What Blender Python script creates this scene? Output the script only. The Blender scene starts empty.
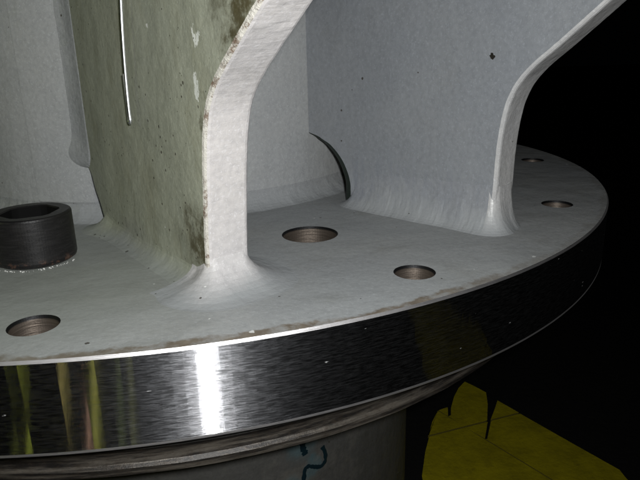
import bpy, bmesh, math, random
from mathutils import Vector, Matrix, noise
random.seed(7)
S = 0.3                       # model units (flange radius = 1) to metres
scene = bpy.context.scene
C = scene.collection

# ------------------------------------------------------------------ camera
cam = bpy.data.cameras.new('camera')
cam.sensor_width = 36; cam.lens = 605.73 * 36 / 640
cam.clip_start = 0.005; cam.clip_end = 100
camo = bpy.data.objects.new('camera', cam); C.objects.link(camo)
Rv = Vector((0.97153357, -0.23584903, -0.02231024))
Uv = Vector((0.0917789, 0.2878915, 0.95325501))
Fv = Vector((0.21840134, 0.92816686, -0.30134222))
CP = Vector((0, -1.572, 0.2866))
M = Matrix((Rv, Uv, -Fv)).transposed().to_4x4()
M.translation = CP * S
camo.matrix_world = M
scene.camera = camo

# ------------------------------------------------------------------ world, lamps, exposure
w = bpy.data.worlds.new('World'); scene.world = w; w.use_nodes = True
bg = w.node_tree.nodes['Background']
bg.inputs['Color'].default_value = (0.75, 0.9, 1.0, 1); bg.inputs['Strength'].default_value = 0.0003
scene.view_settings.view_transform = 'Standard'
scene.view_settings.look = 'None'
scene.view_settings.exposure = 0
scene.view_settings.gamma = 1

def lamp(name, kind, loc, energy, color, target=None, size=None, size_y=None):
    l = bpy.data.lights.new(name, kind); l.energy = energy; l.color = color
    o = bpy.data.objects.new(name, l); C.objects.link(o); o.location = Vector(loc) * S
    if kind == 'AREA':
        l.shape = 'RECTANGLE'; l.size = size * S; l.size_y = size_y * S
    else:
        l.shadow_soft_size = size * S
    if target is not None:
        dv = (Vector(target) - Vector(loc)).normalized()
        o.rotation_euler = dv.to_track_quat('-Z', 'Y').to_euler()
    return o
# the camera's flash, just above the lens
fl_ = lamp('flash_lamp', 'SPOT', (0.038, -1.60, 0.330), 3.65, (0.985, 1.0, 0.985), (0.15, -0.6, 0.10), size=0.017)
fl_.data.spot_size = math.radians(140); fl_.data.spot_blend = 1.0
# workshop light far off to the left
lamp('workshop_lamp', 'AREA', (-4.5, -0.9, 1.6), 0.9, (0.86, 1.0, 0.42), (0, -0.6, 0.1), 1.2, 1.2)
# thin lamps added far off to put coloured streaks in the turned rim
def streak_lamp(az, wd, energy, col, p=(-0.12, -0.99)):
    a = math.radians(az); d = 5.0
    loc = (p[0] + d * math.cos(a), p[1] + d * math.sin(a), 0.4)
    lamp('streak_lamp', 'AREA', loc, energy, col, (p[0], p[1], 0.0), wd, 2.2)
streak_lamp(-125.6, 0.0084, 0.0165, (0.7, 0.8, 0.15))
streak_lamp(-123.2, 0.0140, 0.0707, (0.75, 0.85, 0.12))
streak_lamp(-115.4, 0.0140, 0.0707, (0.95, 0.8, 0.25))
streak_lamp(-111.6, 0.0140, 0.0707, (1.0, 0.6, 0.4))
streak_lamp(-109.8, 0.0420, 0.1001, (0.75, 0.75, 0.15))
streak_lamp(-108.3, 0.0280, 0.0177, (0.75, 0.75, 0.15))
streak_lamp(-104.8, 0.0350, 0.0212, (0.55, 0.7, 0.25))
streak_lamp(-102.4, 0.0350, 0.0259, (0.7, 0.75, 0.3))

# ------------------------------------------------------------------ material helpers
class NT:
    def __init__(s, name):
        s.m = bpy.data.materials.new(name); s.m.use_nodes = True
        s.t = s.m.node_tree; s.n = s.t.nodes; s.l = s.t.links
        s.b = s.n['Principled BSDF']
        g = s.n.new('ShaderNodeNewGeometry')
        v = s.n.new('ShaderNodeVectorMath'); v.operation = 'SCALE'; v.inputs['Scale'].default_value = 1 / S
        s.l.new(g.outputs['Position'], v.inputs[0]); s.pos = v.outputs[0]; s.geo = g
    def _in(s, sock, v):
        if isinstance(v, bpy.types.NodeSocket): s.l.new(v, sock)
        elif v is not None: sock.default_value = v
    def noise(s, scale, detail=3, rough=0.5, vec=None, stretch=None, dist=0):
        n = s.n.new('ShaderNodeTexNoise'); vec = vec or s.pos
        if stretch:
            mp = s.n.new('ShaderNodeMapping'); mp.inputs['Scale'].default_value = stretch
            s.l.new(vec, mp.inputs['Vector']); vec = mp.outputs[0]
        s.l.new(vec, n.inputs['Vector']); n.inputs['Scale'].default_value = scale
        n.inputs['Detail'].default_value = detail; n.inputs['Roughness'].default_value = rough
        n.inputs['Distortion'].default_value = dist
        return n.outputs['Fac']
    def voro(s, scale, stretch=None, rand=1.0):
        n = s.n.new('ShaderNodeTexVoronoi'); vec = s.pos
        if stretch:
            mp = s.n.new('ShaderNodeMapping'); mp.inputs['Scale'].default_value = stretch
            s.l.new(vec, mp.inputs['Vector']); vec = mp.outputs[0]
        s.l.new(vec, n.inputs['Vector']); n.inputs['Scale'].default_value = scale
        return n.outputs['Distance'], n.outputs['Color']
    def math(s, op, a, b=None, c=None, clamp=False):
        n = s.n.new('ShaderNodeMath'); n.operation = op; n.use_clamp = clamp
        s._in(n.inputs[0], a); s._in(n.inputs[1], b); s._in(n.inputs[2], c)
        return n.outputs[0]
    def ramp(s, v, a, b, lo=0.0, hi=1.0):
        n = s.n.new('ShaderNodeMapRange'); n.interpolation_type = 'SMOOTHSTEP'
        s._in(n.inputs['Value'], v)
        n.inputs['From Min'].default_value = a; n.inputs['From Max'].default_value = b
        n.inputs['To Min'].default_value = lo; n.inputs['To Max'].default_value = hi
        return n.outputs[0]
    def mix(s, f, a, b):
        n = s.n.new('ShaderNodeMix'); n.data_type = 'RGBA'
        s._in(n.inputs[0], f)
        for sock, v in ((n.inputs[6], a), (n.inputs[7], b)):
            if isinstance(v, tuple) and len(v) == 3: v = v + (1,)
            s._in(sock, v)
        return n.outputs[2]
    def sepxyz(s):
        n = s.n.new('ShaderNodeSeparateXYZ'); s.l.new(s.pos, n.inputs[0]); return n.outputs
    def dist_to(s, p, scale=(1, 1, 1)):
        a = s.n.new('ShaderNodeVectorMath'); a.operation = 'SUBTRACT'; s.l.new(s.pos, a.inputs[0]); a.inputs[1].default_value = p
        b = s.n.new('ShaderNodeVectorMath'); b.operation = 'MULTIPLY'; s.l.new(a.outputs[0], b.inputs[0]); b.inputs[1].default_value = scale
        c = s.n.new('ShaderNodeVectorMath'); c.operation = 'LENGTH'; s.l.new(b.outputs[0], c.inputs[0])
        return c.outputs['Value']
    def bump(s, h, strength, dist, prev=None):
        n = s.n.new('ShaderNodeBump'); n.inputs['Strength'].default_value = strength
        n.inputs['Distance'].default_value = dist * S
        s.l.new(h, n.inputs['Height'])
        if prev: s.l.new(prev, n.inputs['Normal'])
        return n.outputs[0]
    def done(s, color, rough, normal=None, metal=0.0, spec=None):
        s._in(s.b.inputs['Base Color'], color if not isinstance(color, tuple) else color + (1,))
        s._in(s.b.inputs['Roughness'], rough); s._in(s.b.inputs['Metallic'], metal)
        if normal: s.l.new(normal, s.b.inputs['Normal'])
        if spec is not None: s.b.inputs['Specular IOR Level'].default_value = spec
        return s.m

def paint(name, base, dirt=(0.12, 0.115, 0.09), dirt_amt=0.3, specks=0.5, white=0.35, rough=0.42,
          bumpk=1.0, tint=None, extra=None, streak=None, foot=None, spk=(0.06, 0.2), spsc=75):
    k = NT(name)
    big = k.noise(3.5, 4, 0.6)
    mid = k.noise(14, 5, 0.65)
    col = k.mix(k.ramp(big, 0.3, 0.7), base, tuple(min(1, c * f) for c, f in zip(base, (1.12, 1.1, 1.06))))
    if tint: col = k.mix(k.ramp(mid, 0.45, 0.8, 0, 0.5), col, tint)
    # faint grime clouds
    g = k.math('MULTIPLY', k.ramp(k.noise(7, 6, 0.7, dist=0.6), 0.52, 0.78), dirt_amt)
    col = k.mix(g, col, dirt)
    # fine mottling
    fine = k.noise(150, 3, 0.7)
    col = k.mix(k.ramp(fine, 0.35, 0.7, 0, 0.42), col, tuple(c * 0.68 for c in base))
    col = k.mix(k.ramp(k.noise(300, 2, 0.6), 0.5, 0.72, 0, 0.5), col, tuple(min(1, c * 1.45) for c in base))
    if extra: col = extra(k, col)
    if foot:
        at = k.n.new('ShaderNodeAttribute'); at.attribute_name = 'foot'
        col = k.mix(k.ramp(k.math('ADD', at.outputs['Fac'], k.ramp(mid, 0, 1, -0.35, 0.35)), 0.1, 0.85), col, foot)
    # dark specks and white chips
    d, c = k.voro(spsc)
    sp = k.n.new('ShaderNodeSeparateColor'); k.l.new(c, sp.inputs[0])
    pick = k.math('GREATER_THAN', sp.outputs[0], 1 - 0.10 * specks)
    size = k.ramp(sp.outputs[1], 0, 1, *spk)
    dn = k.math('ADD', d, k.ramp(k.noise(260, 2), 0, 1, -0.07, 0.07))
    dark = k.math('MULTIPLY', k.math('LESS_THAN', dn, k.math('MULTIPLY', size, k.ramp(k.noise(9, 4, 0.7), 0.4, 0.65, 0.45, 1.15))), pick)
    col = k.mix(k.math('MULTIPLY', dark, 0.85), col, (0.035, 0.028, 0.02))
    d2, c2 = k.voro(48)
    sp2 = k.n.new('ShaderNodeSeparateColor'); k.l.new(c2, sp2.inputs[0])
    pick2 = k.math('GREATER_THAN', sp2.outputs[0], 1 - 0.05 * white)
    d2n = k.math('ADD', d2, k.ramp(k.noise(200, 2), 0, 1, -0.1, 0.12))
    wh = k.math('MULTIPLY', k.math('LESS_THAN', d2n, k.ramp(sp2.outputs[1], 0, 1, 0.05, 0.15)), pick2)
    col = k.mix(k.math('MULTIPLY', wh, 0.7), col, (0.75, 0.75, 0.74))
    h = k.math('MULTIPLY', k.noise(55, 4, 0.6), 1.0)
    n1 = k.bump(h, 0.35 * bumpk, 0.004)
    n1 = k.bump(k.noise(8, 2, 0.5), 0.35 * bumpk, 0.02, n1)
    if streak:
        n1 = k.bump(k.noise(streak[0], 3, 0.6, stretch=streak[1]), streak[2], 0.003, n1)
    n1 = k.bump(k.math('SUBTRACT', k.math('MULTIPLY', dark, -0.6), wh), 0.5, 0.0015, n1)
    r = k.ramp(k.noise(30, 4, 0.6), 0.3, 0.7, rough - 0.06, rough + 0.12)
    return k.done(col, r, n1, spec=0.4)

D1 = Vector((0.40701535, -0.91342132, 0)); O1 = Vector((-0.14778, -0.46419, 0))
D2 = Vector((0.55959342, -0.82876728, 0)); O2 = Vector((0.27001, -0.41558, 0))

def ex_top(k, col):
    # paint stops short of the turned edge: brown, broken border
    x = k.sepxyz()
    r = k.math('SQRT', k.math('ADD', k.math('MULTIPLY', x[0], x[0]), k.math('MULTIPLY', x[1], x[1])))
    nz = k.ramp(k.noise(9, 6, 0.7), 0.3, 0.75, -0.010, 0.012)
    e = k.ramp(k.math('SUBTRACT', r, nz), 0.981, 0.989)
    gate = k.ramp(k.noise(26, 5, 0.7), 0.35, 0.55)
    e = k.math('MULTIPLY', e, k.ramp(x[0], 0.28, 0.52, 1.0, 0.25))
    edge = k.math('MULTIPLY', e, k.math('ADD', k.math('MULTIPLY', gate, 0.7), 0.3), clamp=True)
    brown = k.mix(k.noise(60, 4), (0.07, 0.05, 0.035), (0.22, 0.19, 0.15))
    col = k.mix(edge, col, brown)
    # swept dirt on the left and between the bolt holes
    sm = k.noise(5, 6, 0.7, stretch=(1.0, 3.2, 1))
    col = k.mix(k.ramp(sm, 0.52, 0.75, 0, 0.45), col, (0.16, 0.16, 0.14))
    # greenish tint to the left of the front gusset
    gl = k.ramp(k.dist_to((-0.22, -0.74, 0), (1, 1.1, 1)), 0.12, 0.36, 0.6, 0.0)
    col = k.mix(gl, col, (0.25, 0.265, 0.235))
    return col

def ex_g1(k, col):
    # rust and grease along the corner, in broken patches
    x = k.sepxyz()
    s = k.math('ADD', k.math('MULTIPLY', k.math('SUBTRACT', x[0], O1.x), D1.x), k.math('MULTIPLY', k.math('SUBTRACT', x[1], O1.y), D1.y))
    z = x[2]
    col = k.mix(k.ramp(k.noise(20, 6, 0.75, stretch=(1, 1, 0.35)), 0.48, 0.7, 0, 0.35), col, (0.16, 0.15, 0.09))
    nb = k.ramp(k.noise(34, 6, 0.75), 0.42, 0.62)
    for p, rad, a in (((0.06, -0.925, 0.335), 0.05, 0.6), ((0.020, -0.842, 0.060), 0.055, 0.95), ((0.023, -0.848, 0.035), 0.03, 1.0), ((0.012, -0.82, 0.035), 0.05, 0.6), ((0.024, -0.85, 0.02), 0.045, 0.8), ((0.066, -0.944, 0.290), 0.030, 1.0), ((0.078, -0.97, 0.315), 0.032, 1.0), ((0.074, -0.962, 0.34), 0.04, 0.9), ((0.037, -0.878, 0.238), 0.016, 0.8), ((0.034, -0.873, 0.20), 0.014, 0.7)):
        m = k.ramp(k.math('ADD', k.dist_to(p, (1, 1, 0.8)), k.ramp(k.noise(22, 5, 0.7), 0, 1, -0.03, 0.03)), rad * 0.25, rad, a, 0)
        col = k.mix(k.math('MULTIPLY', m, k.math('ADD', k.math('MULTIPLY', nb, 0.75), 0.25)), col, (0.06, 0.052, 0.026))
    # long worn streaks at the foot
    st = k.math('MULTIPLY', k.ramp(k.noise(70, 3, 0.6, stretch=(1, 1, 0.12)), 0.60, 0.72), k.ramp(z, 0.02, 0.12, 0.5, 0.0))
    col = k.mix(st, col, (0.09, 0.08, 0.05))
    # white scrapes
    for p, sc in (((0.029, -0.862, 0.247), (1, 1, 0.6)), ((0.033, -0.868, 0.303), (1, 1, 0.7))):
        m = k.math('LESS_THAN', k.math('ADD', k.dist_to(p, sc), k.ramp(k.noise(120, 3, 0.7, stretch=(1, 1, 0.5)), 0.2, 0.8, -0.006, 0.010)), 0.0078)
        col = k.mix(k.math('MULTIPLY', m, 0.75), col, (0.7, 0.71, 0.68))
    return col

def ex_g2(k, col):
    # runs and brush marks in the coat above the seam
    x = k.sepxyz()
    zone = k.math('MULTIPLY', k.ramp(x[2], 0.03, 0.13, 1, 0), k.ramp(x[0], 0.30, 0.45, 1, 0.35))
    br = k.ramp(k.noise(75, 3, 0.6, stretch=(1, 1, 0.10), dist=0.4), 0.45, 0.65)
    col = k.mix(k.math('MULTIPLY', k.math('MULTIPLY', br, zone), 0.55), col, (0.16, 0.175, 0.215))
    wt = k.ramp(k.noise(60, 3, 0.6, stretch=(1, 1, 0.15), dist=0.4), 0.6, 0.72)
    col = k.mix(k.math('MULTIPLY', k.math('MULTIPLY', wt, zone), 0.4), col, (0.33, 0.345, 0.37))
    m = k.math('LESS_THAN', k.math('ADD', k.dist_to((0.472, -0.7147, 0.269), (1, 1, 1)), k.ramp(k.noise(150, 2), 0, 1, -0.004, 0.004)), 0.0042)
    return k.mix(m, col, (0.015, 0.013, 0.01))

def ex_edge(k, col):
    gr = k.ramp(k.noise(60, 5, 0.75, stretch=(0.35, 0.35, 2.2)), 0.58, 0.78, 0, 0.35)
    return k.mix(gr, col, (0.3, 0.28, 0.27))

GREY = (0.28, 0.291, 0.300)
m_top = paint('plate_paint', GREY, extra=ex_top, specks=0.5, white=1.0, rough=0.52, bumpk=0.6)
m_wall = paint('wall_paint', (0.30, 0.308, 0.318), dirt_amt=0.12, specks=0.3, rough=0.42)
m_g1 = paint('front_gusset_paint', (0.275, 0.287, 0.235), dirt=(0.17, 0.175, 0.10), dirt_amt=0.4, specks=3.2, white=1.6, extra=ex_g1, rough=0.5, spk=(0.06, 0.27), spsc=130)
m_g2 = paint('rear_gusset_paint', (0.200, 0.212, 0.232), dirt_amt=0.15, specks=0.6, white=0.12, extra=ex_g2, rough=0.42)
m_edge = paint('flame_cut_edge_paint', (0.425, 0.41, 0.418), dirt_amt=0.12, specks=0.4, white=0.2, rough=0.4, extra=ex_edge, streak=(90, (0.3, 0.3, 3), 0.05))
m_edge2 = paint('rear_edge_paint', (0.39, 0.39, 0.40), dirt_amt=0.12, specks=0.2, white=0.3, rough=0.36)
m_weld = paint('weld_paint', (0.25, 0.258, 0.27), foot=GREY, dirt_amt=0.25, specks=0.5, rough=0.36, bumpk=1.4)
m_weld2 = paint('rear_weld_paint', (0.212, 0.223, 0.245), extra=ex_g2, dirt_amt=0.2, specks=0.5, rough=0.4, foot=GREY, bumpk=1.2)
m_weld3 = paint('rear_foot_paint', (0.37, 0.37, 0.38), dirt_amt=0.12, specks=0.2, rough=0.36, foot=GREY)
m_weld_w = paint('thick_weld_paint', (0.425, 0.412, 0.418), foot=GREY, dirt_amt=0.25, specks=0.3, white=0.5, rough=0.5)
m_weld_g = paint('grimy_weld_paint', (0.268, 0.28, 0.225), foot=(0.262, 0.276, 0.26), dirt=(0.12, 0.11, 0.07), dirt_amt=0.5, specks=2.4, rough=0.5, bumpk=0.9, spk=(0.08, 0.28), spsc=120)

# chipped corner: rust showing through pale paint
k = NT('chipped_corner')
f = k.ramp(k.noise(42, 6, 0.8), 0.49, 0.64, 0, 0.9)
rc = k.mix(k.noise(90, 4), (0.16, 0.085, 0.05), (0.05, 0.04, 0.025))
m_chip = k.done(k.mix(f, (0.46, 0.44, 0.40), rc), 0.55, k.bump(k.noise(90, 4, 0.7), 0.8, 0.004))

def steel(name, base, rough, aniso=0.0, scr=1.0):
    k = NT(name)
    x = k.sepxyz()
    ang = k.math('ARCTAN2', x[1], x[0])
    cv = k.n.new('ShaderNodeCombineXYZ')
    k._in(cv.inputs[0], k.math('MULTIPLY', ang, 1.0)); k._in(cv.inputs[1], x[2])
    st = k.noise(22, 5, 0.7, vec=cv.outputs[0], stretch=(1.0, 38, 1))
    fine = k.noise(60, 3, 0.7, vec=cv.outputs[0], stretch=(1.0, 22, 1))
    blot = k.noise(6, 5, 0.6, vec=cv.outputs[0])
    col = k.mix(k.ramp(st, 0.35, 0.7), base, tuple(c * 0.68 for c in base))
    col = k.mix(k.ramp(blot, 0.5, 0.8, 0, 0.4), col, tuple(c * 0.6 for c in base))
    # short bright nicks
    d, c = k.voro(1.0)
    mp = k.n.new('ShaderNodeMapping'); mp.inputs['Scale'].default_value = (40, 120, 1); k.l.new(cv.outputs[0], mp.inputs['Vector'])
    vn = k.n.new('ShaderNodeTexVoronoi'); k.l.new(mp.outputs[0], vn.inputs['Vector']); vn.inputs['Scale'].default_value = 1
    sp = k.n.new('ShaderNodeSeparateColor'); k.l.new(vn.outputs['Color'], sp.inputs[0])
    nick = k.math('MULTIPLY', k.math('LESS_THAN', k.math('ADD', vn.outputs['Distance'], k.ramp(fine, 0, 1, -0.2, 0.2)), 0.06), k.math('GREATER_THAN', sp.outputs[0], 0.93))
    col = k.mix(k.math('MULTIPLY', nick, 0.8 * scr), col, (0.75, 0.76, 0.78))
    rr = k.math('ADD', k.ramp(st, 0.3, 0.7, rough - 0.05, rough + 0.07), k.math('MULTIPLY', nick, 0.35 * scr))
    n = k.bump(st, 0.22, 0.0012)
    n = k.bump(fine, 0.22, 0.0008, n)
    n = k.bump(nick, 0.6 * scr, 0.002, n)
    k.b.inputs['Anisotropic'].default_value = aniso
    if aniso:
        t = k.n.new('ShaderNodeTangent'); t.direction_type = 'RADIAL'; t.axis = 'Z'
        k.l.new(t.outputs[0], k.b.inputs['Tangent'])
        k.b.inputs['Anisotropic Rotation'].default_value = 0.25
    return k.done(col, rr, n, metal=1.0)
def turned():
    """Lathe-turned face: microscopic grooves run round the rim, so a reflection
    stays sharp round the axis and is smeared along it."""
    k = NT('turned_steel')
    x = k.sepxyz()
    ang = k.math('ARCTAN2', x[1], x[0])
    cv = k.n.new('ShaderNodeCombineXYZ')
    k._in(cv.inputs[0], ang); k._in(cv.inputs[1], x[2])
    st = k.noise(22, 5, 0.75, vec=cv.outputs[0], stretch=(1.0, 26, 1))
    fine = k.noise(55, 4, 0.75, vec=cv.outputs[0], stretch=(1.0, 10, 1))
    blot = k.noise(7, 5, 0.65, vec=cv.outputs[0])
    col = k.mix(k.ramp(st, 0.35, 0.68), (0.60, 0.59, 0.61), (0.42, 0.42, 0.43))
    col = k.mix(k.ramp(blot, 0.48, 0.75, 0, 0.25), col, (0.25, 0.25, 0.25))
    mp = k.n.new('ShaderNodeMapping'); mp.inputs['Scale'].default_value = (42, 130, 1); k.l.new(cv.outputs[0], mp.inputs['Vector'])
    vn = k.n.new('ShaderNodeTexVoronoi'); k.l.new(mp.outputs[0], vn.inputs['Vector']); vn.inputs['Scale'].default_value = 1
    sp = k.n.new('ShaderNodeSeparateColor'); k.l.new(vn.outputs['Color'], sp.inputs[0])
    nick = k.math('MULTIPLY', k.math('LESS_THAN', k.math('ADD', vn.outputs['Distance'], k.ramp(fine, 0, 1, -0.25, 0.25)), 0.055), k.math('GREATER_THAN', sp.outputs[0], 0.92))
    # normal tilted up or down at random inside every groove
    wn = k.n.new('ShaderNodeTexWhiteNoise'); wn.noise_dimensions = '3D'
    sc = k.n.new('ShaderNodeVectorMath'); sc.operation = 'SCALE'; sc.inputs['Scale'].default_value = 5000; k.l.new(k.pos, sc.inputs[0])
    k.l.new(sc.outputs[0], wn.inputs['Vector'])
    tz = k.math('MULTIPLY', k.math('SUBTRACT', wn.outputs['Value'], 0.5), k.ramp(st, 0.3, 0.7, 2.2, 1.2))
    tv = k.n.new('ShaderNodeCombineXYZ'); k._in(tv.inputs[2], tz)
    nb = k.bump(fine, 0.012, 0.0002)
    ad = k.n.new('ShaderNodeVectorMath'); ad.operation = 'ADD'; k.l.new(nb, ad.inputs[0]); k.l.new(tv.outputs[0], ad.inputs[1])
    nm = k.n.new('ShaderNodeVectorMath'); nm.operation = 'NORMALIZE'; k.l.new(ad.outputs[0], nm.inputs[0])
    m = k.done(col, k.ramp(fine, 0.3, 0.75, 0.03, 0.07), nm.outputs[0], metal=1.0)
    # coarser scratches scatter the light to both sides of the streak
    streaks = k.ramp(k.noise(60, 5, 0.8, vec=cv.outputs[0], stretch=(0.9, 9, 1)), 0.38, 0.68)
    def lobe(under, rough, amount, lo, hi):
        g = k.n.new('ShaderNodeBsdfAnisotropic'); g.inputs['Roughness'].default_value = rough
        k.l.new(k.mix(streaks, lo, hi), g.inputs['Color']); k.l.new(nm.outputs[0], g.inputs['Normal'])
        mx = k.n.new('ShaderNodeMixShader'); mx.inputs[0].default_value = amount
        k.l.new(under, mx.inputs[1]); k.l.new(g.outputs[0], mx.inputs[2]); return mx.outputs[0]
    sh = lobe(k.b.outputs[0], 0.22, 0.13, (0.2, 0.2, 0.21), (0.95, 0.95, 1.0))
    sh = lobe(sh, 0.36, 0.035, (0.2, 0.2, 0.21), (0.9, 0.92, 1.0))
    d = k.n.new('ShaderNodeBsdfDiffuse'); d.inputs['Color'].default_value = (0.55, 0.55, 0.55, 1)
    m2 = k.n.new('ShaderNodeMixShader'); k.l.new(k.math('ADD', k.math('MULTIPLY', nick, 0.6), k.math('MULTIPLY', streaks, 0.006)), m2.inputs[0])
    out = k.n['Material Output']
    k.l.new(sh, m2.inputs[1]); k.l.new(d.outputs[0], m2.inputs[2])
    k.l.new(m2.outputs[0], out.inputs['Surface'])
    return m
m_rim = turned()
m_chamfer = steel('bright_chamfer', (0.74, 0.72, 0.73), 0.44)
k = NT('bore_steel')
st = k.noise(60, 4, 0.7, stretch=(0.3, 0.3, 6))
bc = k.mix(k.ramp(k.sepxyz()[2], -0.0055, -0.003), k.mix(st, (0.075, 0.06, 0.048), (0.19, 0.155, 0.13)), (0.012, 0.012, 0.013))
m_bore = k.done(bc, 0.5, k.bump(st, 0.6, 0.002), metal=0.75)
k = NT('black_oxide')
st = k.noise(60, 5, 0.75, stretch=(0.5, 0.5, 4.0)); pt = k.noise(95, 5, 0.75)
x = k.sepxyz()
low = k.math('MULTIPLY', k.ramp(x[2], 0.004, 0.016, 1, 0), k.ramp(pt, 0.5, 0.62))
col = k.mix(k.ramp(st, 0.4, 0.75), (0.008, 0.0075, 0.008), (0.016, 0.015, 0.0155))
col = k.mix(k.ramp(pt, 0.64, 0.76, 0, 0.35), col, (0.12, 0.11, 0.115))
col = k.mix(k.math('MULTIPLY', low, 0.3), col, (0.22, 0.11, 0.07))
m_black = k.done(col, k.ramp(st, 0.3, 0.7, 0.34, 0.46), k.bump(pt, 0.3, 0.0015), metal=0.1, spec=0.35)
k = NT('bright_wire'); m_wire = k.done((0.82, 0.83, 0.86), 0.33, metal=1.0)
k = NT('machined_ring')
x = k.sepxyz()
cv = k.n.new('ShaderNodeCombineXYZ'); k._in(cv.inputs[0], k.math('ARCTAN2', x[1], x[0])); k._in(cv.inputs[1], x[2])
a = k.noise(10, 6, 0.75, vec=cv.outputs[0], stretch=(0.5, 12, 1)); b2 = k.noise(70, 5, 0.75, vec=cv.outputs[0], stretch=(1.0, 3, 1))
col = k.mix(k.ramp(a, 0.42, 0.62), (0.016, 0.014, 0.013), (0.12, 0.105, 0.088))
m_ring = k.done(k.mix(k.ramp(b2, 0.45, 0.7, 0, .65), col, (0.05, 0.038, 0.028)), 0.42, k.bump(b2, 0.35, 0.002), metal=0.5)
k = NT('shaded_dark_steel'); m_dark = k.done(k.mix(k.noise(20, 4), (0.015, 0.014, 0.013), (0.04, 0.036, 0.03)), 0.6, k.bump(k.noise(60, 4), 0.5, 0.004))
def ex_ped(k, col):
    for p, rad in (((0.185, -0.565, -0.475), 0.05), ((0.215, -0.55, -0.53), 0.035), ((0.17, -0.565, -0.56), 0.04)):
        m = k.ramp(k.math('ADD', k.dist_to(p, (1, 1, 1)), k.ramp(k.noise(25, 4), 0, 1, -0.03, 0.03)), 0.005, rad, 0.35, 0)
        col = k.mix(m, col, (0.05, 0.14, 0.17))
    return k.mix(k.ramp(k.noise(12, 5, 0.7), 0.5, 0.7, 0, 0.4), col, (0.14, 0.13, 0.115))
m_ped = paint('pedestal_paint', (0.066, 0.065, 0.063), dirt_amt=0.5, specks=0.8, rough=0.6, extra=ex_ped)
k = NT('marker_ink'); m_ink = k.done((0.004, 0.014, 0.020), 0.4)
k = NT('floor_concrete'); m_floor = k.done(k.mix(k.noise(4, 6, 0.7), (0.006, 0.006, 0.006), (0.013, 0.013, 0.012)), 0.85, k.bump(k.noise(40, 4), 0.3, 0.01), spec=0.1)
k = NT('yellow_floor_paint')
yc = k.mix(k.ramp(k.noise(9, 6, 0.7), 0.35, 0.7), (0.36, 0.305, 0.008), (0.25, 0.212, 0.008))
yc = k.mix(k.ramp(k.noise(40, 5, 0.8), 0.55, 0.75, 0, 0.6), yc, (0.13, 0.105, 0.015))
m_yellow = k.done(yc, 0.6, k.bump(k.noise(50, 4), 0.4, 0.006), spec=0.2)
k = NT('yellow_edge'); m_yedge = k.done((0.12, 0.10, 0.012), 0.7)
k = NT('slit_shade'); m_slit_shade = k.done((0.008, 0.014, 0.010), 0.5)  # near-black cut faces stand in for the flash shadow at the ratholes

# ------------------------------------------------------------------ object helpers
def empty(name, loc, label, cat, group=None):
    o = bpy.data.objects.new(name, None); C.objects.link(o); o.location = loc
    o.empty_display_size = 0.05
    o['label'] = label; o['category'] = cat
    if group: o['group'] = group
    return o
def wloc(p):
    v = Vector((0, 0, 0))
    while p: v += p.location; p = p.parent
    return v
def obj(name, bm, mats, parent=None, smooth=True, loc=None, angle=35):
    me = bpy.data.meshes.new(name)
    off = wloc(parent) + (loc or Vector((0, 0, 0)))
    bmesh.ops.translate(bm, verts=bm.verts, vec=-off)
    bmesh.ops.recalc_face_normals(bm, faces=bm.faces)
    for f in bm.faces: f.smooth = smooth and not f.tag and len(f.verts) <= 12
    if smooth:
        for e in bm.edges:
            if len(e.link_faces) == 2 and e.calc_face_angle(0) > math.radians(angle): e.smooth = False
    bm.to_mesh(me); bm.free()
    for m in (mats if isinstance(mats, (list, tuple)) else [mats]): me.materials.append(m)
    o = bpy.data.objects.new(name, me); C.objects.link(o)
    if parent: o.parent = parent
    if loc: o.location = loc
    return o
def fbm(p, oct=4):
    v, a = 0, 0.5
    p = Vector(p)
    for _ in range(oct):
        v += a * noise.noise(p); a *= 0.55; p = p * 2.1
    return v
def lathe(bm, prof, cx=0, cy=0, n=128, mats=None, closed=False, a0=0, a1=2 * math.pi, jit=None):
    full = abs(a1 - a0 - 2 * math.pi) < 1e-6
    cnt = n if full else n + 1
    rings = []
    for i in range(cnt):
        a = a0 + (a1 - a0) * i / n
        row = []
        for j, (r, z) in enumerate(prof):
            dr, dz = jit(a, j) if jit else (0, 0)
            row.append(bm.verts.new((cx + (r + dr) * math.cos(a), cy + (r + dr) * math.sin(a), z + dz)))
        rings.append(row)
    m = len(prof)
    for i in range(n):
        A, B = rings[i], rings[(i + 1) % cnt]
        for j in range(m - 1 if not closed else m):
            f = bm.faces.new((A[j], B[j], B[(j + 1) % m], A[(j + 1) % m]))
            if mats: f.material_index = mats[j]
    return rings
def tube(bm, pts, rad, n=10, cap=True):
    pts = [Vector(p) for p in pts]; rings = []
    prev = None
    for i, p in enumerate(pts):
        t = (pts[min(i + 1, len(pts) - 1)] - pts[max(i - 1, 0)]).normalized()
        u = (prev - t * prev.dot(t)).normalized() if prev else t.orthogonal().normalized()
        prev = u; v = t.cross(u)
        r = rad[i] if isinstance(rad, (list, tuple)) else rad
        rings.append([bm.verts.new(p + (u * math.cos(6.28318 * k / n) + v * math.sin(6.28318 * k / n)) * r) for k in range(n)])
    for a, b in zip(rings, rings[1:]):
        for k in range(n): bm.faces.new((a[k], a[(k + 1) % n], b[(k + 1) % n], b[k]))
    if cap: bm.faces.new(rings[0]); bm.faces.new(rings[-1][::-1])
def catmull(pts, per=6):
    pts = [Vector(p) for p in pts]; out = []
    for i in range(len(pts) - 1):
        p0 = pts[max(i - 1, 0)]; p1 = pts[i]; p2 = pts[i + 1]; p3 = pts[min(i + 2, len(pts) - 1)]
        for k in range(per):
            t = k / per
            out.append(0.5 * ((2 * p1) + (p2 - p0) * t + (2 * p0 - 5 * p1 + 4 * p2 - p3) * t * t + (3 * p1 - p0 - 3 * p2 + p3) * t ** 3))
    out.append(pts[-1]); return out

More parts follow.
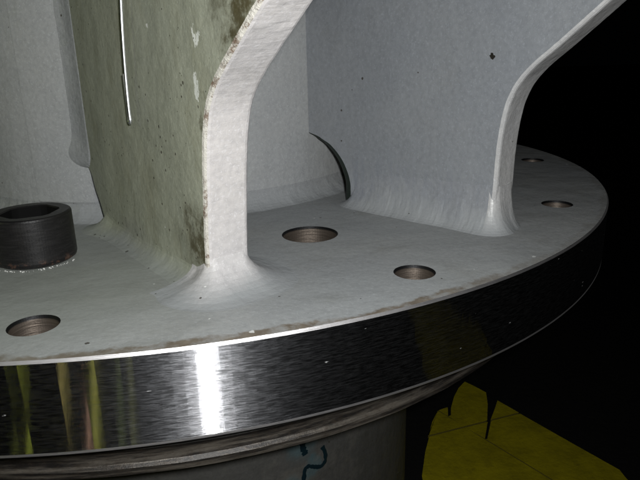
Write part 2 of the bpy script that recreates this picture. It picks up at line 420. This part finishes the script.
# ------------------------------------------------------------------ floor
ZF = -1.0
bm = bmesh.new()
for co in ((-30, -30), (30, -30), (30, 30), (-30, 30)): bm.verts.new((co[0], co[1], ZF))
bm.verts.ensure_lookup_table(); bm.faces.new(bm.verts)
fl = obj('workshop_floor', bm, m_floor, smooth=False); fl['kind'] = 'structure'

yout = [(0.6516, -0.1105), (0.7094, -0.0012), (0.7546, 0.0756), (0.7979, 0.146), (0.8471, 0.2062), (0.8734, 0.2142), (0.8912, 0.2173), (0.8676, 0.1633), (0.8805, 0.1674), (0.8997, 0.2082), (0.943, 0.2737), (0.9886, 0.3284), (1.0331, 0.365), (1.0564, 0.3176), (1.075, 0.2699), (1.043, 0.1981), (0.9916, 0.1066), (0.9286, 0.0086), (0.9374, 0.0062), (0.9967, 0.0908), (1.0483, 0.1574), (1.0892, 0.2087), (1.1231, 0.1142), (1.193, -0.0783), (1.2556, -0.2438), (1.2500, -0.2736), (1.21, -0.62), (0.9, -0.85), (0.55, -0.55)]  # notches and left border cut to the shadows on yellow floor paint
yp = empty('yellow_patch', Vector((0.95, -0.2, ZF)), 'dirty yellow floor paint below the flange, cut out where shadow falls', 'floor paint')
def split_poly(poly, lines):
    bm = bmesh.new()
    vs = [bm.verts.new((x, y, ZF + 0.012)) for x, y in poly]
    bm.faces.new(vs)
    bmesh.ops.triangulate(bm, faces=bm.faces[:])
    for p, q in lines:
        nrm = Vector((-(q[1] - p[1]), q[0] - p[0], 0)).normalized()
        bmesh.ops.bisect_plane(bm, geom=bm.verts[:] + bm.edges[:] + bm.faces[:], plane_co=(p[0], p[1], ZF), plane_no=nrm)
    return bm
LA = ((0.7539, 0.074), (1.1248, 0.1137)); LB = ((0.852, 0.1976), (0.9299, 0.0083))
def side(L, x, y): return (L[1][0] - L[0][0]) * (y - L[0][1]) - (L[1][1] - L[0][1]) * (x - L[0][0])
for want in ((1, 1), (1, -1), (-1, 1), (-1, -1)):
    b = split_poly(yout, (LA, LB))
    dele = []
    for f in b.faces:
        c = f.calc_center_median()
        sa = 1 if side(LA, c.x, c.y) > 0 else -1; sb = 1 if side(LB, c.x, c.y) > 0 else -1
        if sb < 0 and sa > 0: pass
        if (sa, sb) != want: dele.append(f)
    bmesh.ops.delete(b, geom=dele, context='FACES')
    if not b.faces: b.free(); continue
    # pull the edges at the joints back a little: an open seam
    bmesh.ops.dissolve_limit(b, angle_limit=0.01, verts=b.verts[:], edges=b.edges[:])
    for v in b.verts:
        for L in (LA, LB):
            d = Vector((-(L[1][1] - L[0][1]), L[1][0] - L[0][0])).normalized()
            dist = (v.co.x - L[0][0]) * d.x + (v.co.y - L[0][1]) * d.y
            if abs(dist) < 1e-4:
                sg = want[0] if L is LA else want[1]
                v.co.x += d.x * sg * (0.004 if L is LA else 0.0022); v.co.y += d.y * sg * (0.004 if L is LA else 0.0022)
    r = bmesh.ops.extrude_face_region(b, geom=b.faces[:])
    bmesh.ops.translate(b, verts=[g for g in r['geom'] if isinstance(g, bmesh.types.BMVert)], vec=(0, 0, -0.0105))
    bmesh.ops.recalc_face_normals(b, faces=b.faces)
    for f in b.faces: f.material_index = 0 if f.normal.z > 0.5 else 1
    obj('panel', b, [m_yellow, m_yedge], yp, smooth=False)

# ------------------------------------------------------------------ pedestal under the flange
T = 0.1109
ped = empty('pedestal', Vector((0, 0, ZF)), 'round grey steel pedestal with blue marker scrawl standing under the flange', 'pedestal')
bm = bmesh.new()
lathe(bm, [(0.0, ZF), (0.592, ZF), (0.592, -0.36), (0.0, -0.36)], n=160)
bmesh.ops.remove_doubles(bm, verts=bm.verts, dist=1e-5)
obj('pedestal_pipe', bm, m_ped, ped)
bm = bmesh.new()
lathe(bm, [(0.55, -0.36), (0.80, -0.27), (0.80, -0.113), (0.55, -0.113)], n=160, closed=True)
obj('neck', bm, m_dark, ped)
bm = bmesh.new()
def rj(a, j):
    return (0.0012 * fbm((a * 14, j * 0.4, 0)), 0.0012 * fbm((a * 11, j * 0.3, 4)))
lathe(bm, [(0.80, -0.198), (0.868, -0.198), (0.872, -0.202), (0.872, -0.214), (0.878, -0.217), (0.882, -0.222), (0.882, -0.232), (0.874, -0.238), (0.86, -0.242), (0.82, -0.250), (0.80, -0.252)], n=360, closed=True, jit=rj)
for f in bm.faces: f.material_index = 1 if f.calc_center_median().z > -0.207 else 0  # upward face darkened to stand for the shadow under the flange
obj('collar_ring', bm, [m_ring, m_dark], ped)
def stroke(pts, wd=0.0062):
    bm = bmesh.new(); P = catmull([(math.radians(a) * 0.593, z, 0) for a, z in pts], 7)
    rows = []
    for i, p in enumerate(P):
        t = (P[min(i + 1, len(P) - 1)] - P[max(i - 1, 0)]).normalized(); nn = Vector((-t.y, t.x, 0))
        ww = wd * (0.75 + 0.45 * noise.noise((i * 0.35, 0, 3)))
        row = []
        for sg in (-1, 0, 1):
            q = p + nn * ww * sg; a = q.x / 0.593; r = 0.5932 + (0.0004 if sg == 0 else 0)
            row.append(bm.verts.new((r * math.cos(a), r * math.sin(a), q.y)))
        rows.append(row)
    for A, B in zip(rows, rows[1:]):
        for j in (0, 1): bm.faces.new((A[j], A[j + 1], B[j + 1], B[j]))
    obj('marker_stroke', bm, m_ink, ped)
stroke([(-71.01, -0.462), (-71.04, -0.4721), (-70.71, -0.4825), (-70.51, -0.4916)], 0.0085)
stroke([(-66.52, -0.4897), (-65.85, -0.5076), (-65.83, -0.5272), (-66.9, -0.5360), (-68.42, -0.5300), (-69.9, -0.5219), (-70.74, -0.5265), (-71.08, -0.5505), (-71.3, -0.5864)])

# ------------------------------------------------------------------ the flanged column (one welded casting)
base = empty('machine_foot', Vector((0, 0, -T)), 'grey painted steel machine foot with gussets welded on a round polished flange', 'machine base')
HO = 0.028; HI = 0.0455
holes = []
for i in range(12):
    holes.append((0.914, -100.8 + 29.6 * i if i < 4 else -12 + 29.9 * (i - 3), HO))
for a in (-73.0, -107.0 + 2.0 - 0.0):
    pass
holes.append((0.683, -73.0, HI))
hp = [(r * math.cos(math.radians(a)), r * math.sin(math.radians(a)), rr) for r, a, rr in holes]

c1, c2 = 0.0027, 0.003
bm = bmesh.new()
prof = [(0.0, 0.0), (1 - c1, 0.0), (1.0, -c1 * 1.15), (1.0, -T + 0.0048), (1.0, -T + 0.0020), (1 - 0.002, -T), (0.0, -T)]
lathe(bm, prof[1:-1], n=512)
bm.edges.ensure_lookup_table()
top = [v for v in bm.verts if abs(v.co.z) < 1e-7]; bot = [v for v in bm.verts if abs(v.co.z + T) < 1e-7]
key = lambda v: math.atan2(v.co.y, v.co.x)
bm.faces.new(sorted(top, key=key)); bm.faces.new(sorted(bot, key=key)[::-1])
bmesh.ops.recalc_face_normals(bm, faces=bm.faces)
me = bpy.data.meshes.new('flange_tmp'); bm.to_mesh(me); bm.free()
fo = bpy.data.objects.new('flange_tmp', me); C.objects.link(fo)
bm = bmesh.new()
for x, y, r in hp:
    rings = lathe(bm, [(r, 0.05), (r, -T - 0.05)], x, y, n=64)
    bm.faces.new([q[0] for q in rings]); bm.faces.new([q[1] for q in rings][::-1])
bmesh.ops.recalc_face_normals(bm, faces=bm.faces)
mc = bpy.data.meshes.new('cut_tmp'); bm.to_mesh(mc); bm.free()
co = bpy.data.objects.new('cut_tmp', mc); C.objects.link(co)
md = fo.modifiers.new('b', 'BOOLEAN'); md.operation = 'DIFFERENCE'; md.object = co; md.solver = 'EXACT'
bpy.context.view_layer.update()
dg = bpy.context.evaluated_depsgraph_get()
ev = fo.evaluated_get(dg); bm = bmesh.new(); bm.from_mesh(ev.to_mesh()); ev.to_mesh_clear()
bpy.data.objects.remove(fo); bpy.data.objects.remove(co)
rm = []
for f in bm.faces:
    c = f.calc_center_median(); rad = math.hypot(c.x, c.y)
    if abs(f.normal.z) < 0.1 and rad < 0.97: rm.append(f)
    elif rad > 0.97 and -T + 0.0001 < c.z < -T + 0.0047: f.material_index = 2
    elif f.normal.z > 0.99: f.material_index = 0
    elif abs(f.normal.z) < 0.1: f.material_index = 1
    elif f.normal.z > 0.1: f.material_index = 2
    elif f.normal.z < -0.99: f.material_index = 3
    else: f.material_index = 2
bmesh.ops.delete(bm, geom=rm, context='FACES')
flange = obj('flange_plate', bm, [m_top, m_rim, m_chamfer, m_dark], base, angle=20)
for x, y, r in hp:
    bm = bmesh.new()
    lathe(bm, [(r, 0.0), (r - 0.0016, -0.004), (r - 0.0016, -T + 0.001), (r, -T)], x, y, n=64)
    for f in bm.faces: f.normal_flip()
    h = obj('bolt_hole', bm, m_bore, flange, angle=60)

# column wall
RW = 0.475; ZT = 1.15
bm = bmesh.new()
lathe(bm, [(0.0, ZT), (RW - 0.02, ZT), (RW, ZT - 0.02), (RW, -0.002)], n=200)
bmesh.ops.remove_doubles(bm, verts=bm.verts, dist=1e-5)
obj('column_wall', bm, m_wall, base)
# thin raised strip up the column beside the front gusset
bm = bmesh.new()
a0, a1 = math.radians(-121.3), math.radians(-108)
lathe(bm, [(RW - 0.003, 0.03), (RW + 0.001, 0.03), (RW + 0.004, 0.034), (RW + 0.004, ZT - 0.1), (RW - 0.003, ZT - 0.1)], n=30, a0=a0, a1=a1)
strip = obj('raised_strip', bm, m_wall, base)

# gussets
prof_edge = [(0.426, 0.0), (0.428, 0.05), (0.432, 0.095), (0.436, 0.13), (0.441, 0.165), (0.447, 0.195), (0.456, 0.222), (0.470, 0.243), (0.490, 0.262), (0.518, 0.284), (0.557, 0.313), (0.60, 0.345), (0.66, 0.392), (0.73, 0.45), (0.80, 0.52), (0.85, 0.60), (0.87, 0.70), (0.87, 1.0)]
def gusset(O, D, th, prof, rat, mats, bev, seed, rough_amp=0.0008, ratk=1.15):
    m = Vector((-D.y, D.x, 0))                      # towards the right-hand face
    if m.x < 0: m = -m
    front = [Vector((p.x, p.y, 0)) for p in catmull([(s, z, 0) for s, z in prof], 14)]
    rz = [Vector((p.x, p.y, 0)) for p in catmull([(s, z, 0) for s, z in rat], 12)]
    def back_s(z):
        for p, q in zip(rz, rz[1:]):
            if q.y <= z <= p.y: return q.x + (p.x - q.x) * ((z - q.y) / max(1e-9, p.y - q.y))
        return -0.046
    zt = rat[0][1]
    back = [Vector((back_s(p.y) if p.y < zt else -0.046, p.y, 0)) for p in front]
    nf = len(front)
    out = front + back[::-1]
    tags = ['f'] * (nf - 1) + ['w'] + ['r' if p.y < zt + 0.01 else 'w' for p in back[::-1]]
    n = len(out)
    def inset(k):
        if k == 0: return Vector((-1, 0, 0))
        if tags[k] == 'r': return Vector((1, 0, 0))
        p, q, r = out[k - 1], out[k], out[(k + 1) % n]
        e1 = (q - p).normalized(); e2 = (r - q).normalized()
        b = Vector((-(e1.y + e2.y), e1.x + e2.x, 0))
        if b.length < 1e-6: b = Vector((-e1.y, e1.x, 0))
        return b.normalized()
    def P(v, t): return O + D * v.x + m * t + Vector((0, 0, v.y))
    bm = bmesh.new(); layers = []
    nb = 3
    steps = []
    for i in range(nb + 1):
        a = i / nb * math.pi / 2; steps.append((bev * (1 - math.cos(a)) , bev * (1 - math.sin(a)), 'L'))   # (depth t, inset)
    # left side rounded corner, then right side
    seq = [(t, ins) for t, ins, _ in steps] + [(th - t, ins) for t, ins, _ in reversed(steps)]
    # a middle row so that the cut edge can wander
    mid = len(seq) // 2
    seq = seq[:mid] + [(th * 0.35, 0.0), (th * 0.65, 0.0)] + seq[mid:]
    for li, (t, ins) in enumerate(seq):
        row = []
        for k in range(n):
            v = out[k].copy()
            if tags[k] == 'f':
                wob = rough_amp * 2.2 * fbm((v.x * 55 + seed, v.y * 55, t * 60)) + rough_amp * 1.5 * fbm((v.x * 14 + seed, v.y * 14, 3))
                v = v + inset(k) * (ins + wob)
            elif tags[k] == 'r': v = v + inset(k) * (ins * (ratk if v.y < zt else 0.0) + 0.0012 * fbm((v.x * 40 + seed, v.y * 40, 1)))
            row.append(bm.verts.new(P(v, t)))
        layers.append(row)
    for li, (A, B) in enumerate(zip(layers, layers[1:])):
        for k in range(n):
            f = bm.faces.new((A[k], A[(k + 1) % n], B[(k + 1) % n], B[k]))
            tg = tags[k]
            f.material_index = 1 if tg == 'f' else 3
            if tg == 'f' and li < 2: f.material_index = 2
    for row in (layers[0], layers[-1]):
        for i in range(nf - 1):
            f = bm.faces.new((row[i], row[i + 1], row[n - 2 - i], row[n - 1 - i])); f.material_index = 0
            f.tag = True
    return bm
TH = 0.060
rat1 = [(-0.046, 0.100), (-0.022, 0.098), (-0.008, 0.088), (0.005, 0.062), (0.021, 0.040), (0.033, 0.016), (0.035, 0.0)]
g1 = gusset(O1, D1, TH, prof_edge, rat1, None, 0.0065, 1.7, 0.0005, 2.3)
m_cut = m_slit_shade
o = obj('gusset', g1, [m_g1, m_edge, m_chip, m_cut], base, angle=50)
o['label'] = 'front gusset plate with olive stained side and white cut edge'
rat2 = [(-0.046, 0.132), (-0.014, 0.125), (0.000, 0.119), (0.022, 0.109), (0.046, 0.088), (0.062, 0.062), (0.069, 0.040), (0.070, 0.0)]
prof2 = [(s - 0.047, z) if z < 0.23 else (s - 0.047 + 0.0, z) for s, z in prof_edge]
prof2 = [(0.380, 0.0), (0.381, 0.04), (0.382, 0.08), (0.383, 0.12), (0.385, 0.15), (0.389, 0.18), (0.395, 0.205), (0.408, 0.232), (0.430, 0.257), (0.462, 0.284), (0.511, 0.328), (0.56, 0.372), (0.63, 0.43), (0.70, 0.50), (0.76, 0.58), (0.80, 0.68), (0.81, 1.0)]
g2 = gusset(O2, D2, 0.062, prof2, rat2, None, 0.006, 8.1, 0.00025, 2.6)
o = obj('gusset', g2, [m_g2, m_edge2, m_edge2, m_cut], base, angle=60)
o['label'] = 'rear gusset plate with clean grey side and rounded edge'

# weld fillets -------------------------------------------------------
def sweep_fillet(path, legs, mat, seed, z0=-0.0015, ripple=0.0012, rf=60, nprof=9, parent=base, bury=0.004):
    """path: list of (x, y, nx, ny) along the foot of a plate; legs(u, s) -> (leg out, leg up)"""
    bm = bmesh.new(); fl_attr = bm.verts.layers.float.new('foot'); rows = []; s = 0; L = sum(math.hypot(b[0] - a[0], b[1] - a[1]) for a, b in zip(path, path[1:]))
    for i, (x, y, nx, ny) in enumerate(path):
        if i: s += math.hypot(x - path[i - 1][0], y - path[i - 1][1])
        lr, lz = legs(s / L, s)
        row = []
        prof = [(-bury, lz + 0.0012)]
        for j in range(nprof + 1):
            a = j / nprof * math.pi / 2
            cr = 1 - math.sin(a) ** 1.0; cz = 1 - math.cos(a)
            # between a straight chamfer and a full cove
            u = j / nprof
            r_ = cr; z_ = cz
            prof.append((lr * (1 - (1 - r_)), lz * z_))
        prof = [prof[0]] + prof[:0:-1] + [(lr + 0.012, -0.003)]
        for j, (r, z) in enumerate(prof):
            mid = math.sin(math.pi * min(1, max(0, j / (len(prof) - 1))))
            dr = mid * (ripple * 1.6 * fbm((s * rf + seed, z * 18, 0)) + 0.0014 * fbm((s * 9 + seed, z * 12, 7)))
            vv = bm.verts.new((x + nx * (r + dr), y + ny * (r + dr), z0 + max(z, -0.003) + mid * dr)); vv[fl_attr] = j / (len(prof) - 2)
            row.append(vv)
        rows.append(row)
    for A, B in zip(rows, rows[1:]):
        for j in range(len(A) - 1): bm.faces.new((A[j], A[j + 1], B[j + 1], B[j]))
    return obj('weld_bead', bm, mat, parent, angle=70)
def gusset_path(O, D, th, s0, s1, rc=0.012, s_back=0.03, step=0.0035):
    m = Vector((-D.y, D.x, 0));
    if m.x < 0: m = -m
    pts = []
    L = s1 - rc - s0; n = int(L / step)
    # curl into the rathole
    for i in range(10):
        a = math.pi / 2 * i / 10; nn = (-D * math.cos(a) - m * math.sin(a)); p = O + D * (s0 + rc) + m * rc + nn * rc
        pts.append((p.x, p.y, nn.x, nn.y))
    for i in range(n + 1):
        p = O + D * (s0 + rc + (L - rc) * i / n); pts.append((p.x, p.y, -m.x, -m.y))
    for i in range(1, 14):
        a = math.pi / 2 * i / 14; nn = (D * math.sin(a) - m * math.cos(a)); p = O + D * (s1 - rc) + m * rc + nn * rc
        pts.append((p.x, p.y, nn.x, nn.y))
    k = int((th - 2 * rc) / step)
    i1 = len(pts)
    for i in range(k + 1):
        p = O + D * s1 + m * (rc + (th - 2 * rc) * i / k); pts.append((p.x, p.y, D.x, D.y))
    for i in range(1, 14):
        a = math.pi / 2 * i / 14; nn = (D * math.cos(a) + m * math.sin(a)); p = O + D * (s1 - rc) + m * (th - rc) + nn * rc
        pts.append((p.x, p.y, nn.x, nn.y))
    i2 = len(pts)
    for i in range(n + 1):
        p = O + D * (s1 - rc - L * i / n) + m * th; pts.append((p.x, p.y, m.x, m.y))
    return pts, i1 / len(pts), i2 / len(pts)
def sstep(a, b, x):
    t = min(1, max(0, (x - a) / (b - a))); return t * t * (3 - 2 * t)
p1, _, _ = gusset_path(O1, D1, TH, 0.047, 0.428)
ncut = next(i for i, q in enumerate(p1) if abs(q[2] * D1.x + q[3] * D1.y) < 0.2 and i > 20)
# split: left grimy seam, white front foot
nfront = 10 + int((0.381 - 0.024) / 0.0035)
left = p1[:nfront - 6]; rest = p1[nfront - 7:]
def legs_left(u, s):
    g = 0.040 + 0.022 * (1 - sstep(0.02, 0.25, u))
    return g + 0.002 * fbm((s * 12, 0, 2)), 0.024 + 0.012 * (1 - sstep(0.0, 0.2, u)) + 0.003 * fbm((s * 20, 5, 2))
sweep_fillet(left, legs_left, m_weld_g, 3.3, ripple=0.0002, rf=25)
def legs_front(u, s):
    f = 1 - sstep(0.22, 0.55, u)
    return 0.044 + 0.030 * f + 0.006 * fbm((s * 25, 9, 2)), 0.025 + 0.018 * sstep(0.02, 0.12, u) * (0.4 + 0.6 * f) + 0.003 * fbm((s * 20, 3, 2))
sweep_fillet(rest, legs_front, m_weld_w, 5.1, z0=-0.0004, ripple=0.0004, rf=40)
p2, _, _ = gusset_path(O2, D2, 0.062, 0.086, 0.383, rc=0.014)
def legs2(u, s):
    tall = sstep(0.0, 0.16, u) * (1 - sstep(0.55, 0.7, u))
    return 0.038 + 0.005 * fbm((s * 16, 1, 2)) - 0.014 * sstep(0.45, 0.55, u), 0.034 + 0.040 * tall * (0.9 + 0.25 * fbm((s * 22, 4, 6))) + 0.004
n2 = 10 + int((0.383 - 0.014 - 0.086 - 0.014) / 0.0035) + 5; n3 = n2 + 26
L2 = sum(math.hypot(b[0] - a[0], b[1] - a[1]) for a, b in zip(p2, p2[1:])); cum = [0.0]
for a, b in zip(p2, p2[1:]): cum.append(cum[-1] + math.hypot(b[0] - a[0], b[1] - a[1]))
for i0, i1, mt in ((0, n2, m_weld2), (n2, n3, m_weld3), (n3, len(p2) - 1, m_weld2)):
    sweep_fillet(p2[i0:i1 + 1], lambda u, s, c=cum[i0]: legs2((c + s) / L2, c + s), mt, 9.4 + cum[i0] * 120, ripple=0.0007, rf=120, nprof=14)

# circular fillet round the foot of the column
pc = []
for i in range(721):
    a = 2 * math.pi * i / 720; pc.append((RW * math.cos(a), RW * math.sin(a), math.cos(a), math.sin(a)))
sweep_fillet(pc, lambda u, s: (0.040 + 0.003 * fbm((math.cos(u * 6.283) * 6, math.sin(u * 6.283) * 6, 0)), 0.036), m_weld, 2.2, ripple=0.0008, rf=40)

# upright fillet between column and front gusset, ending in a blob above the rathole
def upright(O, D, sgn, th, z0, z1, leg, mat, seed):
    m = Vector((-D.y, D.x, 0))
    if m.x < 0: m = -m
    face = O + (m * th if sgn > 0 else Vector())
    nrm = m * sgn
    # where the face meets the cylinder
    b = face.dot(D); cc = face.length_squared - RW * RW
    s = -b + math.sqrt(b * b - cc)
    P0 = face + D * s
    rad = Vector((P0.x, P0.y, 0)).normalized(); tang = Vector((-rad.y, rad.x, 0))
    if tang.dot(nrm) < 0: tang = -tang
    bm = bmesh.new(); rows = []
    n = int((z1 - z0) / 0.004)
    for i in range(n + 1):
        z = z0 + (z1 - z0) * i / n
        e = math.sqrt(max(0, 1 - max(0, (z0 + leg * 0.9 - z) / (leg * 0.9)) ** 2))
        bl = 1 + 0.04 * math.exp(-((z - z0 - leg) / (leg * 0.8)) ** 2)
        lg = leg * max(0.03, e) * bl * (1 + 0.05 * fbm((z * 10, seed, 0)))
        row = []
        for j in range(11):
            u = j / 10
            a1 = P0 + D * (lg * 0.95 * (1 - u)) + tang * (lg * 1.1 * u)
            cove = math.sin(math.pi * u) * lg * (0.17 * (1 - 0.9 * math.exp(-((z - z0) / leg) ** 2)))
            cen = (D + tang).normalized()
            q = a1 - cen * cove
            if j == 0: q = q - nrm * 0.003
            if j == 10:
                q = q - rad * 0.004
            elif u > 0.4:
                rr = math.hypot(q.x, q.y)
                if rr < RW + 0.002: q = q * ((RW + 0.002 * (1 - u) + 0.0004) / rr)
            q = q + cen * (0.0005 * fbm((z * 30, u * 4, seed)))
            row.append(bm.verts.new((q.x, q.y, z)))
        rows.append(row)
    for A, B in zip(rows, rows[1:]):
        for j in range(10): bm.faces.new((A[j], A[j + 1], B[j + 1], B[j]))
    bm.faces.new(rows[0])
    obj('weld_bead', bm, mat, base, angle=70)
upright(O1, D1, -1, TH, 0.095, 1.0, 0.036, m_weld, 1.0)
upright(O1, D1, 1, TH, 0.10, 1.0, 0.022, m_weld, 2.0)
upright(O2, D2, 1, 0.062, 0.12, 1.0, 0.022, m_weld, 4.0)

# ------------------------------------------------------------------ socket head screw
SX, SY, SR, SH = -0.2135, -0.6495, 0.0570, 0.0720
sc = empty('socket_screw', Vector((SX, SY, 0.0)), 'black socket head cap screw standing on the plate left of the front gusset', 'screw')
bm = bmesh.new()
lathe(bm, [(SR - 0.006, 0.0005), (SR - 0.001, 0.004), (SR, 0.008), (SR, SH - 0.0035), (SR - 0.001, SH - 0.0012), (SR - 0.0035, SH)], SX, SY, n=96)
hexv = []
RH = 0.042
orient = math.radians(12)
ring_top = sorted([v for v in bm.verts if abs(v.co.z - SH) < 1e-6], key=lambda v: math.atan2(v.co.y - SY, v.co.x - SX))
def hexr(a, R):
    aa = (a - orient) % (math.pi / 3) - math.pi / 6
    return min(R * math.cos(math.pi / 6) / math.cos(aa), R * 0.935)
levels = [(RH + 0.0016, SH), (RH, SH - 0.0018), (RH, SH - 0.05), (0.004, SH - 0.058)]
prev = ring_top
for R, z in levels:
    cur = []
    for v in ring_top:
        a = math.atan2(v.co.y - SY, v.co.x - SX); r = hexr(a, R)
        cur.append(bm.verts.new((SX + r * math.cos(a), SY + r * math.sin(a), z)))
    for k in range(len(cur)):
        bm.faces.new((prev[k], prev[(k + 1) % 96], cur[(k + 1) % 96], cur[k]))
    prev = cur
bm.faces.new(prev)
k = NT('dark_socket'); m_sock = k.done((0.003, 0.003, 0.003), 0.8, spec=0.1)  # recess given a near-black colour so its lit facets stay dark
for f in bm.faces:
    c = f.calc_center_median()
    f.material_index = 1 if math.hypot(c.x - SX, c.y - SY) < RH and c.z < SH - 0.0012 else 0
obj('screw_head', bm, [m_black, m_sock], sc, angle=35)
# crumbs of paint and swarf round the head
bm = bmesh.new()
for i in range(46):
    a = math.radians(random.uniform(-140, -20)); r = SR + random.uniform(-0.0005, 0.004)
    s = random.uniform(0.0004, 0.0012) * (1.5 if random.random() < 0.1 else 1)
    mt = Matrix.Translation((SX + r * math.cos(a), SY + r * math.sin(a), s * 0.6)) @ Matrix.Rotation(random.random() * 3, 4, 'Z') @ Matrix.Diagonal((s, s * random.uniform(.5, 1), s * 0.8, 1))
    bmesh.ops.create_icosphere(bm, subdivisions=1, radius=1, matrix=mt)
k = NT('paint_crumb'); m_crumb = k.done((0.6, 0.6, 0.58), 0.5)
cr = obj('paint_crumbs', bm, m_crumb); cr['kind'] = 'stuff'
cr['label'] = 'pale crumbs of paint scattered round the foot of the black screw'; cr['category'] = 'debris'

# ------------------------------------------------------------------ bent wire hanging by the front gusset
pts = [(-0.018, -0.79, 0.90), (-0.030, -0.76, 0.62), (-0.0423, -0.7304, 0.4171), (-0.0495, -0.7125, 0.3509), (-0.0529, -0.7066, 0.3029), (-0.0552, -0.7013, 0.2524), (-0.0559, -0.7000, 0.2131), (-0.0556, -0.6998, 0.2000)]
P = catmull(pts, 8)
end = P[-1]; rr = 0.0030
for i in range(1, 11):
    a = math.pi * i / 10
    P.append(end + Vector((-0.0010, 0.0030, 0)) * (1 - math.cos(a)) * 1.0 + Vector((0, 0, -math.sin(a) * rr * 1.5)))
u0 = P[-1]
for i in range(1, 9):
    P.append(u0 + Vector((0.0002, -0.0004 * i, 0.0075 * i)))
bm = bmesh.new(); tube(bm, P, 0.0024, 12)
wr = obj('bent_wire', bm, m_wire)
wr['label'] = 'thin shiny wire with hooked end hanging beside the olive gusset face'; wr['category'] = 'wire'

# ------------------------------------------------------------------ scale the whole model to metres
done = set()
for o in list(C.objects):
    if o.type in ('MESH', 'EMPTY'):
        o.location = o.location * S
        if o.type == 'MESH' and o.data.name not in done:
            done.add(o.data.name); o.data.transform(Matrix.Scale(S, 4))
scene.render.engine = 'CYCLES'
